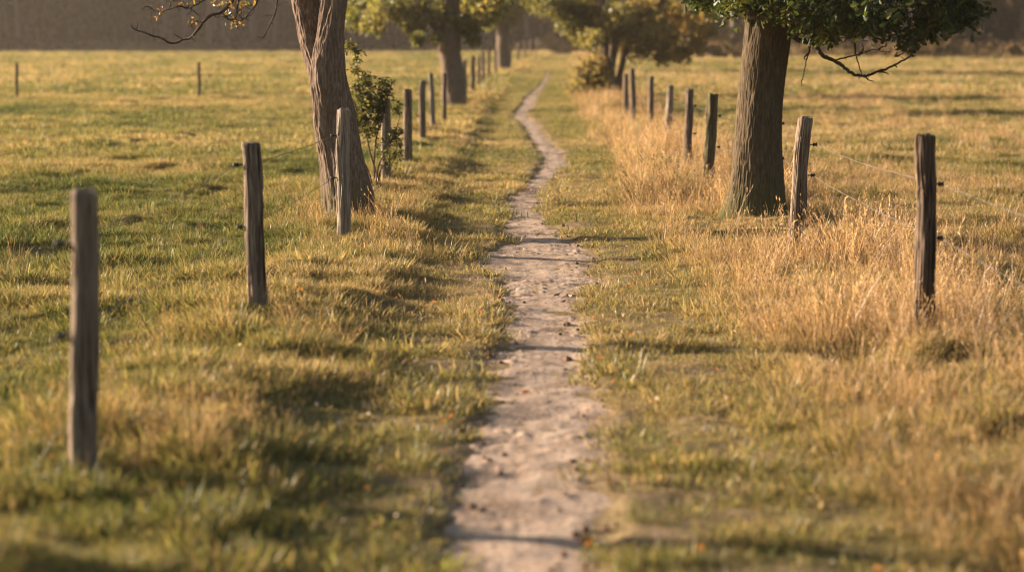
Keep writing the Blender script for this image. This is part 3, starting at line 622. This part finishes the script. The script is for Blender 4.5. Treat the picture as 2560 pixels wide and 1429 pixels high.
RP = [(2.40, 11.50, 1.16, .118, (-.013, 0), 1, 'dark splintered post at the right, nearest on its side of the path', .5, .013),
 (2.28, 15.94, 1.09, .125, (.06, 0), 0, 'grey post leaning right, directly beside the thick oak trunk', .5, .007),
 (2.29, 23.11, 1.09, .135, (.02, 0), 3, 'greenish notched post just left of the thick oak trunk', .3, .009),
 (2.28, 25.81, 1.09, .108, (.005, 0), 0, 'slim grey post, second left of the thick oak trunk', .5, .006),
 (2.53, 32.39, .99, .125, (.025, 0), 2, 'pale post, third left of the thick oak trunk', .4, .006),
 (2.77, 40.03, 1.01, .125, (.02, 0), 0, 'blurred brown post standing apart between pale post and spreading tree', .4, .005),
 (2.57, 42.26, 1.13, .134, (-.03, 0), 0, 'taller of two blurred posts close to the spreading tree', .4, .005),
 (2.57, 45.32, .97, .12, (0, 0), 0, 'shorter of two blurred posts nearest the spreading tree stems', .4, .005)]
for i, (x, y, h, wd, ln, mi, lab, sq, ck) in enumerate(RP):
    hs = {0: (.50, .77), 1: (.59, .815)}.get(i, (.47, .8))
    post(x, y, h, wd, ln, 200+i, M_WOOD[mi], lab, GRR, 1, hs, sq, ck, jag=.008 if i == 0 else .004)
post(-14.52, 58.64, 1.08, .10, (.02, 0), 301, M_WOOD[1], 'lone thin post in the left field, nearer the left edge', GF)
post(-9.28, 59.32, 1.09, .105, (.01, 0), 302, M_WOOD[1], 'lone thin post in the left field, nearer the forked tree', GF)
# insulators on the oak
ti = []
for pz in (395, 308):
    p = W(1955, pz, Y5); insul(T5, tuple(p-b5+np.array([-.05, -.05, 0])), 1).scale = (1.1, 1, 1); ti.append(tuple(p+np.array([-.0, -.05, 0])))
pole['R'].insert(2, ti)
def wire(pts, label, group, seed):
    mb = MB(); r = np.random.default_rng(seed); out = []
    for a, b in zip(pts[:-1], pts[1:]):
        a, b = np.array(a), np.array(b); t = np.linspace(0, 1, 24)[:, None]; P = a+(b-a)*t; ln_ = np.linalg.norm(b-a); P[:, 2] -= (.006*ln_*4*t*(1-t))[:, 0]; P[:, 2] += .004*n2(t[:, 0]*ln_*3, seed, 2); out.append(P if not out else P[1:])
    C = np.concatenate(out); v, f = tube(C, .0016, 6); mb.add(v, f)
    v, f = tube(C+np.stack([.003*np.cos(np.arange(len(C))*1.3), 0*C[:, 0], .003*np.sin(np.arange(len(C))*1.3)], 1), .001, 5); mb.add(v, f)
    tag(link('fence_wire', mb.mesh('fence_wire', M_WIRE)), label, 'wire', group)
ex = lambda p, q, k: tuple(np.array(p)+(np.array(p)-np.array(q))*k)
for s, nm in (('L', 'left'), ('R', 'right')):
    for lv, t in ((1, 'upper'), (0, 'lower')):
        P = [q[lv] for q in pole[s]]
        wire([ex(P[0], P[1], 1.1)]+P, '%s thin fence wire along the posts %s of the path' % (t, nm), 'wires of the %s fence' % nm, lv+(7 if s == 'L' else 3))

# ------------------------------------------------------------------ grass (instanced tufts)
def tuft(n, R_, lmin, lmax, wid, lean, seed, m, name, heads=0., curl=.6, tall=0.):
    r = np.random.default_rng(seed); V, F4, F3, TI, TT = [], [], [], [], []; nv = 0
    for i in range(n):
        a = r.uniform(0, 6.283); rr = R_*math.sqrt(r.random()); bx, by = rr*math.cos(a), rr*math.sin(a)
        az = a+r.normal(0, .9); l = r.uniform(lmin, lmax); le = abs(r.normal(lean, lean*.6)); w_ = wid*r.uniform(.7, 1.3); cu = r.uniform(.2, 1)*curl
        D = np.array([math.cos(az), math.sin(az), 0]); Sd = np.array([-math.sin(az+r.normal(0, .8)), math.cos(az+r.normal(0, .8)), 0])
        ts = np.array([0, .35, .7, 1.]); ang = le+cu*ts**1.6*1.6
        P = [np.array([bx, by, -.01])]
        for j in range(1, 4):
            am = (ang[j]+ang[j-1])/2; P.append(P[-1]+l*(ts[j]-ts[j-1])*(D*math.sin(am)+np.array([0, 0, math.cos(am)])))
        ww = np.array([.7, 1., .7])*w_/2
        for j in range(3): V += [P[j]-Sd*ww[j], P[j]+Sd*ww[j]]; TT += [ts[j]]*2
        V.append(P[3]); TT.append(1.); ti_ = r.random(); TI += [ti_]*7
        F4 += [(nv, nv+1, nv+3, nv+2), (nv+2, nv+3, nv+5, nv+4)]; F3.append((nv+4, nv+5, nv+6)); nv += 7
        if r.random() < heads:
            for q in range(7):
                f_ = r.uniform(.72, 1.); j = 2; c = P[2]+(P[3]-P[2])*(f_-.7)/.3; d = (P[3]-P[2]); d = d/np.linalg.norm(d)*.022+r.normal(size=3)*.007; s_ = np.cross(d, r.normal(size=3)); s_ = s_/np.linalg.norm(s_)*.0028
                V += [c, c+d*.5+s_, c+d, c+d*.5-s_]; TT += [1.]*4; TI += [ti_]*4; F4.append((nv, nv+1, nv+2, nv+3)); nv += 4
    me = mesh_np(name, V, [F4, F3], m, {'tint': TI, 'tt': TT}, True)
    return bpy.data.objects.new(name, me)
def proto(name, count, **kw):
    c = bpy.data.collections.new(name)
    for i in range(count): c.objects.link(tuft(seed=kw.get('s', 0)+i, name='%s_%02d' % (name, i), **{k: v for k, v in kw.items() if k != 's'}))
    return c
P_TURF = proto('turf_tuft', 6, n=64, R_=.085, lmin=.02, lmax=.052, wid=.0034, lean=.8, m=M_GRASS, curl=.7, s=10)
P_MEAD = proto('meadow_tuft', 6, n=56, R_=.075, lmin=.035, lmax=.095, wid=.0036, lean=.55, m=M_GRASS, curl=.75, s=30)
P_TALL = proto('tall_tuft', 6, n=26, R_=.07, lmin=.16, lmax=.44, wid=.0034, lean=.22, m=M_STRAW, curl=.42, heads=.35, s=50)
P_MID = proto('mid_patch', 5, n=90, R_=.2, lmin=.05, lmax=.13, wid=.0085, lean=.5, m=M_GRASS, curl=.7, s=70)
P_MIDT = proto('mid_tall_patch', 5, n=60, R_=.17, lmin=.15, lmax=.42, wid=.006, lean=.25, m=M_STRAW, curl=.4, heads=.3, s=80)
P_FAR = proto('far_patch', 4, n=110, R_=.55, lmin=.07, lmax=.17, wid=.02, lean=.5, m=M_GRASS, curl=.6, s=90)

def scatter(name, pts, scl, dry, coll, tilt=.12):
    n = len(pts); r = np.random.default_rng(len(name)+n)
    me = bpy.data.meshes.new(name); me.vertices.add(n); me.vertices.foreach_set('co', pts.astype(np.float32).ravel())
    rot = np.stack([r.normal(0, tilt, n), r.normal(0, tilt, n), r.uniform(0, 6.283, n)], 1).astype(np.float32)
    a = me.attributes.new('rot', 'FLOAT_VECTOR', 'POINT'); a.data.foreach_set('vector', rot.ravel())
    for k, q in (('scl', scl), ('dry', dry)):
        a = me.attributes.new(k, 'FLOAT', 'POINT'); a.data.foreach_set('value', np.asarray(q, np.float32))
    a = me.attributes.new('idx', 'INT', 'POINT'); a.data.foreach_set('value', r.integers(0, 100, n).astype(np.int32))
    o = link(name, me); tag(o, kind='stuff')
    ng = bpy.data.node_groups.new(name, 'GeometryNodeTree')
    ng.interface.new_socket('Geometry', in_out='INPUT', socket_type='NodeSocketGeometry'); ng.interface.new_socket('Geometry', in_out='OUTPUT', socket_type='NodeSocketGeometry')
    gi = ng.nodes.new('NodeGroupInput'); go = ng.nodes.new('NodeGroupOutput'); ip = ng.nodes.new('GeometryNodeInstanceOnPoints'); ci = ng.nodes.new('GeometryNodeCollectionInfo')
    ci.inputs['Collection'].default_value = coll; ci.inputs['Separate Children'].default_value = True; ci.inputs['Reset Children'].default_value = True
    def na(nm, t): x = ng.nodes.new('GeometryNodeInputNamedAttribute'); x.data_type = t; x.inputs['Name'].default_value = nm; return x.outputs['Attribute']
    ip.inputs['Pick Instance'].default_value = True
    e = ng.nodes.new('FunctionNodeEulerToRotation')
    lk = ng.links.new
    lk(gi.outputs[0], ip.inputs['Points']); lk(ci.outputs[0], ip.inputs['Instance']); lk(na('idx', 'INT'), ip.inputs['Instance Index'])
    lk(na('rot', 'FLOAT_VECTOR'), e.inputs[0]); lk(e.outputs[0], ip.inputs['Rotation']); lk(na('scl', 'FLOAT'), ip.inputs['Scale']); lk(ip.outputs[0], go.inputs[0])
    md = o.modifiers.new('scatter', 'NODES'); md.node_group = ng
    return o
def sample(y0, y1, dens, seed, wide=.34, mar=1.6):
    r = np.random.default_rng(seed); xm = wide*y1+mar; n = int(2*xm*(y1-y0)*dens)
    x = r.uniform(-xm, xm, n); y = r.uniform(y0, y1, n); k = np.abs(x) < wide*np.maximum(y, 0)+mar; return x[k], y[k], r
def zones(x, y):
    l, rr = fl(y), fr(y)
    wob = .25*n2(x/.9, y/1.3, 51)
    left = 1-sm(l-.7, l-.2, x+wob); right = sm(rr+.6, rr+1.3, x+wob)
    lane = sm(l+.45, l+.95, x+wob*.6)*(1-sm(rr-1.25, rr-.75, x+wob*.7))
    vl = np.clip(1-left-sm(l+.45, l+.95, x+wob*.6), 0, 1); vr = np.clip(sm(rr-1.25, rr-.75, x+wob*.7)-right, 0, 1)
    return left, right, lane, vl, vr
def pdist(x, y):
    d = np.abs(x-path_c(y))-path_w(y); d = d-.05-.13*sm(20, 32, y)+.07*n2(x/.17, y/.14, 31)+.05*n2(x/.5, y/.45, 33); return np.where(y > 90, d+(y-90)*.025, d)
def dryness(x, y):
    left, right, lane, vl, vr = zones(x, y)
    p = fbm2(x/2.6, y/3.4, 61, 3); q = n2(x/.45, y/.5, 62)
    far = sm(15, 90, y)
    d = left*(.45+.28*p+.08*far)+right*(.57+.30*p)+lane*(.58+.20*p)+vl*(.60+.26*p)+vr*(.70+.2*p)
    d = d+.05*(1-sm(8, 12.5, y))*(1-vr)-.05*left
    d = .5+(d-.5)*1.15-.04
    return d+.13*q
# short turf and meadow near
def mk(name, y0, y1, dens, seed, P_short, P_mead, s0=1.):
    x, y, r = sample(y0, y1, dens, seed); left, right, lane, vl, vr = zones(x, y); d = pdist(x, y)
    bare = fbm2(x/.7, y/.6, 71)
    cov = np.where(d < 0, .02*(d > -.12), np.where(d < .3*(1+(x > path_c(y))), .58+1.2*d/(1+(x > path_c(y))), 1.)); cov = cov*(1-.42*lane*sm(.38, .7, bare))
    k = r.random(len(x)) < cov; x, y, d, lane = x[k], y[k], d[k], lane[k]
    clump = .5+.75*sm(-.6, .9, fbm2(x/.45, y/.38, 73))+.55*sm(.1, .7, n2(x/.19, y/.17, 74)); dr = dryness(x, y)
    isl = r.random(len(x)) < lane*.92; z = hgt(x, y)-.004
    edge = 1+.25*(d < .12)
    P = np.stack([x, y, z], 1); sc = s0*clump*r.uniform(.75, 1.25, len(x))
    sc = sc*np.where((np.abs(x-2.35) < .7) & (y > 17.0) & (y < 19.4), .4, 1)
    if isl.any(): scatter(name+'_trodden', P[isl], (sc*edge)[isl]*1.05, dr[isl], P_short, .16)
    scatter(name, P[~isl], sc[~isl], dr[~isl], P_mead)
mk('grass_near', 3.5, 14, 430, 1, P_TURF, P_MEAD)
mk('grass_middle', 14, 30, 250, 2, P_TURF, P_MEAD, 1.1)
x, y, r = sample(30, 62, 30, 3); lz_ = zones(x, y)[2]; k = r.random(len(x)) > lz_*1.5; x, y = x[k], y[k]; x_ok = pdist(x, y) > -.02; x, y = x[x_ok], y[x_ok]
scatter('grass_beyond', np.stack([x, y, hgt(x, y)-.004], 1), r.uniform(.6, 1.3, len(x))*(.7+.5*sm(-.4, .8, fbm2(x/.7, y/.9, 73))), dryness(x, y), P_MID)
x, y, r = sample(30, 66, 95, 13, .1, 1.2); k = (r.random(len(x)) < zones(x, y)[2]) & (pdist(x, y) > -.02); x, y = x[k], y[k]
scatter('grass_beyond_trodden', np.stack([x, y, hgt(x, y)-.004], 1), r.uniform(1., 1.9, len(x)), dryness(x, y), P_TURF, .16)
x, y, r = sample(62, 140, 40, 14, .08, 1.5); k = (r.random(len(x)) < zones(x, y)[2]) & ((pdist(x, y) > -.05) | (y > 100)); x, y = x[k], y[k]
scatter('grass_distant_trodden', np.stack([x, y, hgt(x, y)-.004], 1), r.uniform(1.6, 2.8, len(x)), dryness(x, y)+.04, P_TURF, .16)
x, y, r = sample(62, 210, 4.2, 4, .32, 4); k = (y < wood_front(x)+10) & (r.random(len(x)) > zones(x, y)[2]*1.4) & ((pdist(x, y) > .3) | (y > 105)); x, y = x[k], y[k]
scatter('grass_distant', np.stack([x, y, hgt(x, y)-.01], 1), r.uniform(.7, 1.3, len(x))*(1-.5*zones(x, y)[2]), dryness(x, y)+.05, P_FAR)
# tall dry grass along the fences and in patches of the fields
POSTS = np.array([(-1.66, 7.6), (-1.55, 12.11), (-1.44, 16.92), (2.4, 11.5), (2.28, 15.94), (2.29, 23.1), (-1.44, 22.7)])
def lowered(x, y):
    m = np.ones(len(x))
    for px, py in POSTS: m = np.minimum(m, 1-.55*np.exp(-((x-px)/.16)**2-((y-py+.35)/.5)**2))
    return m
def tall(name, y0, y1, dens, seed, Pp, s0=1.):
    x, y, r = sample(y0, y1, dens, seed); left, right, lane, vl, vr = zones(x, y); p = fbm2(x/.8, y/.9, 81); pb = fbm2(x/2.2, y/2.6, 82)
    nearR = sm(6, 11, y)
    pr = vr*np.clip(.50+.95*p, 0.04, 1) + vl*np.clip(.02+.55*p, 0, .6) + right*np.clip(.16+.75*pb, .015, .5) + left*np.clip(-.12+.35*pb, .006, .2)
    pr = pr*(1-lane)
    tree = np.exp(-(((x+1.7)**2+(y-18.3)**2)/.7)); pr = np.maximum(pr, .8*tree*(1-lane))
    oakf = (np.abs(x-2.3) < .75) & (y > 16.9) & (y < 19.4); pr = np.where(oakf, pr*.05, pr)
    k = (r.random(len(x)) < pr) & (pdist(x, y) > .25); x, y, vr, vl, right, p, tree = x[k], y[k], vr[k], vl[k], right[k], p[k], tree[k]
    sc = lowered(x, y)*s0*(.36+.33*vr+.05*vl+.14*right)*(1-.25*np.exp(-((y-9)/3)**2)*(x > 0))*(.8+.45*sm(-.4, .8, p))*np.clip(r.lognormal(0, .3, len(x)), .5, 1.9)+.06*tree
    dr = .47+.27*vr+.22*right-.06*vl+.22*tree+.30*fbm2(x/1.1, y/1.2, 83)
    scatter(name, np.stack([x, y, hgt(x, y)-.005], 1), sc, dr, Pp, .2)
tall('dry_grass_near', 4, 16, 95, 5, P_TALL)
tall('dry_grass_middle', 16, 32, 60, 6, P_TALL, 1.05)
tall('dry_grass_beyond', 32, 66, 12, 7, P_MIDT)
x, y, r = sample(110, 208, 9, 23, .32, 4); q = wood_front(x)-y; k = (q > -3) & (q < 9*r.random(len(x))**2+1.5*(n2(x/3, y/5, 4)+1)) & (np.abs(x-4.6) > 1.6); x, y = x[k], y[k]
scatter('rank_grass_by_the_wood', np.stack([x, y, hgt(x, y)-.01], 1), r.uniform(1.2, 3., len(x)), .45+.3*n2(x/4, y/6, 5), P_MIDT, .25)
tall('dry_grass_distant', 66, 150, 4, 8, P_MIDT, 1.2)

# ------------------------------------------------------------------ litter on the path
mb = MB(); r = np.random.default_rng(17); n = 1300
yy = 5*np.exp(r.uniform(0, math.log(7), n)); side = r.beta(.7, .7, n)*2-1
xx = path_c(yy)+side*(path_w(yy)+.1); dens_ = np.exp(-((yy-15.6)/2.2)**2)*1.3+.3
k = r.random(n) < dens_*(.35+.65*np.abs(side)); xx, yy = xx[k], yy[k]
C = np.stack([xx, yy, hgt(xx, yy)+.012], 1)
v, f, q = leaves(C, r.gamma(2, .008, len(C))+.009, r, 'oval', -.1); v[:, 2] = np.repeat(C[:, 2], 9)+(v[:, 2]-np.repeat(C[:, 2], 9))*.35; mb.add(v, f, q*.6)
n = 700; xx = r.uniform(-2.6, 3, n); yy = r.uniform(5.5, 24, n); C = np.stack([xx, yy, hgt(xx, yy)+.035], 1)
v, f, q = leaves(C, r.uniform(.02, .045, n), r, 'oval', 0.); mb.add(v, f, .55+q*.45)
M_LIT = leaf_mat('fallen_leaf_litter', [(0, (.035, .022, .014)), (.45, (.09, .055, .032)), (.62, (.17, .09, .04)), (.8, (.38, .15, .04)), (.93, (.45, .30, .14)), (1, (.6, .52, .4))], trans=.3, gloss=.05)
tag(link('leaf_litter', mb.mesh('leaf_litter', M_LIT, False)), kind='stuff')
# small clods of earth along the trodden edges
mb = MB(); n = 420
yy = 5.5*np.exp(r.uniform(0, math.log(5), n)); side = np.where(r.random(n) < .5, -1, 1)*r.beta(2.2, .8, n); xx = path_c(yy)+side*(path_w(yy)+.06)
t = np.linspace(0, 2*np.pi, 7)[:-1]
for i in range(n):
    s_ = r.gamma(2., .0032)+.003; zc = float(hgt(xx[i], yy[i]))+.008
    ring = np.stack([np.cos(t)*s_*r.uniform(.7, 1.4, 6), np.sin(t)*s_*r.uniform(.7, 1.4, 6), np.zeros(6)], 1)
    V = np.vstack([ring+(0, 0, -.004), ring*.8+(0, 0, s_*.45), ring*.4+(r.normal(0, s_*.2), r.normal(0, s_*.2), s_*.75)])+(xx[i], yy[i], zc)
    mb.add(V, [grid_faces(3, 6), np.array([[12, 13, 14, 15, 16, 17]])], r.random())
M_CLOD = leaf_mat('damp_earth_clods', [(0, (.10, .065, .042)), (1, (.2, .135, .095))], trans=0, gloss=0)
tag(link('earth_clods', mb.mesh('earth_clods', M_CLOD, False)), kind='stuff')
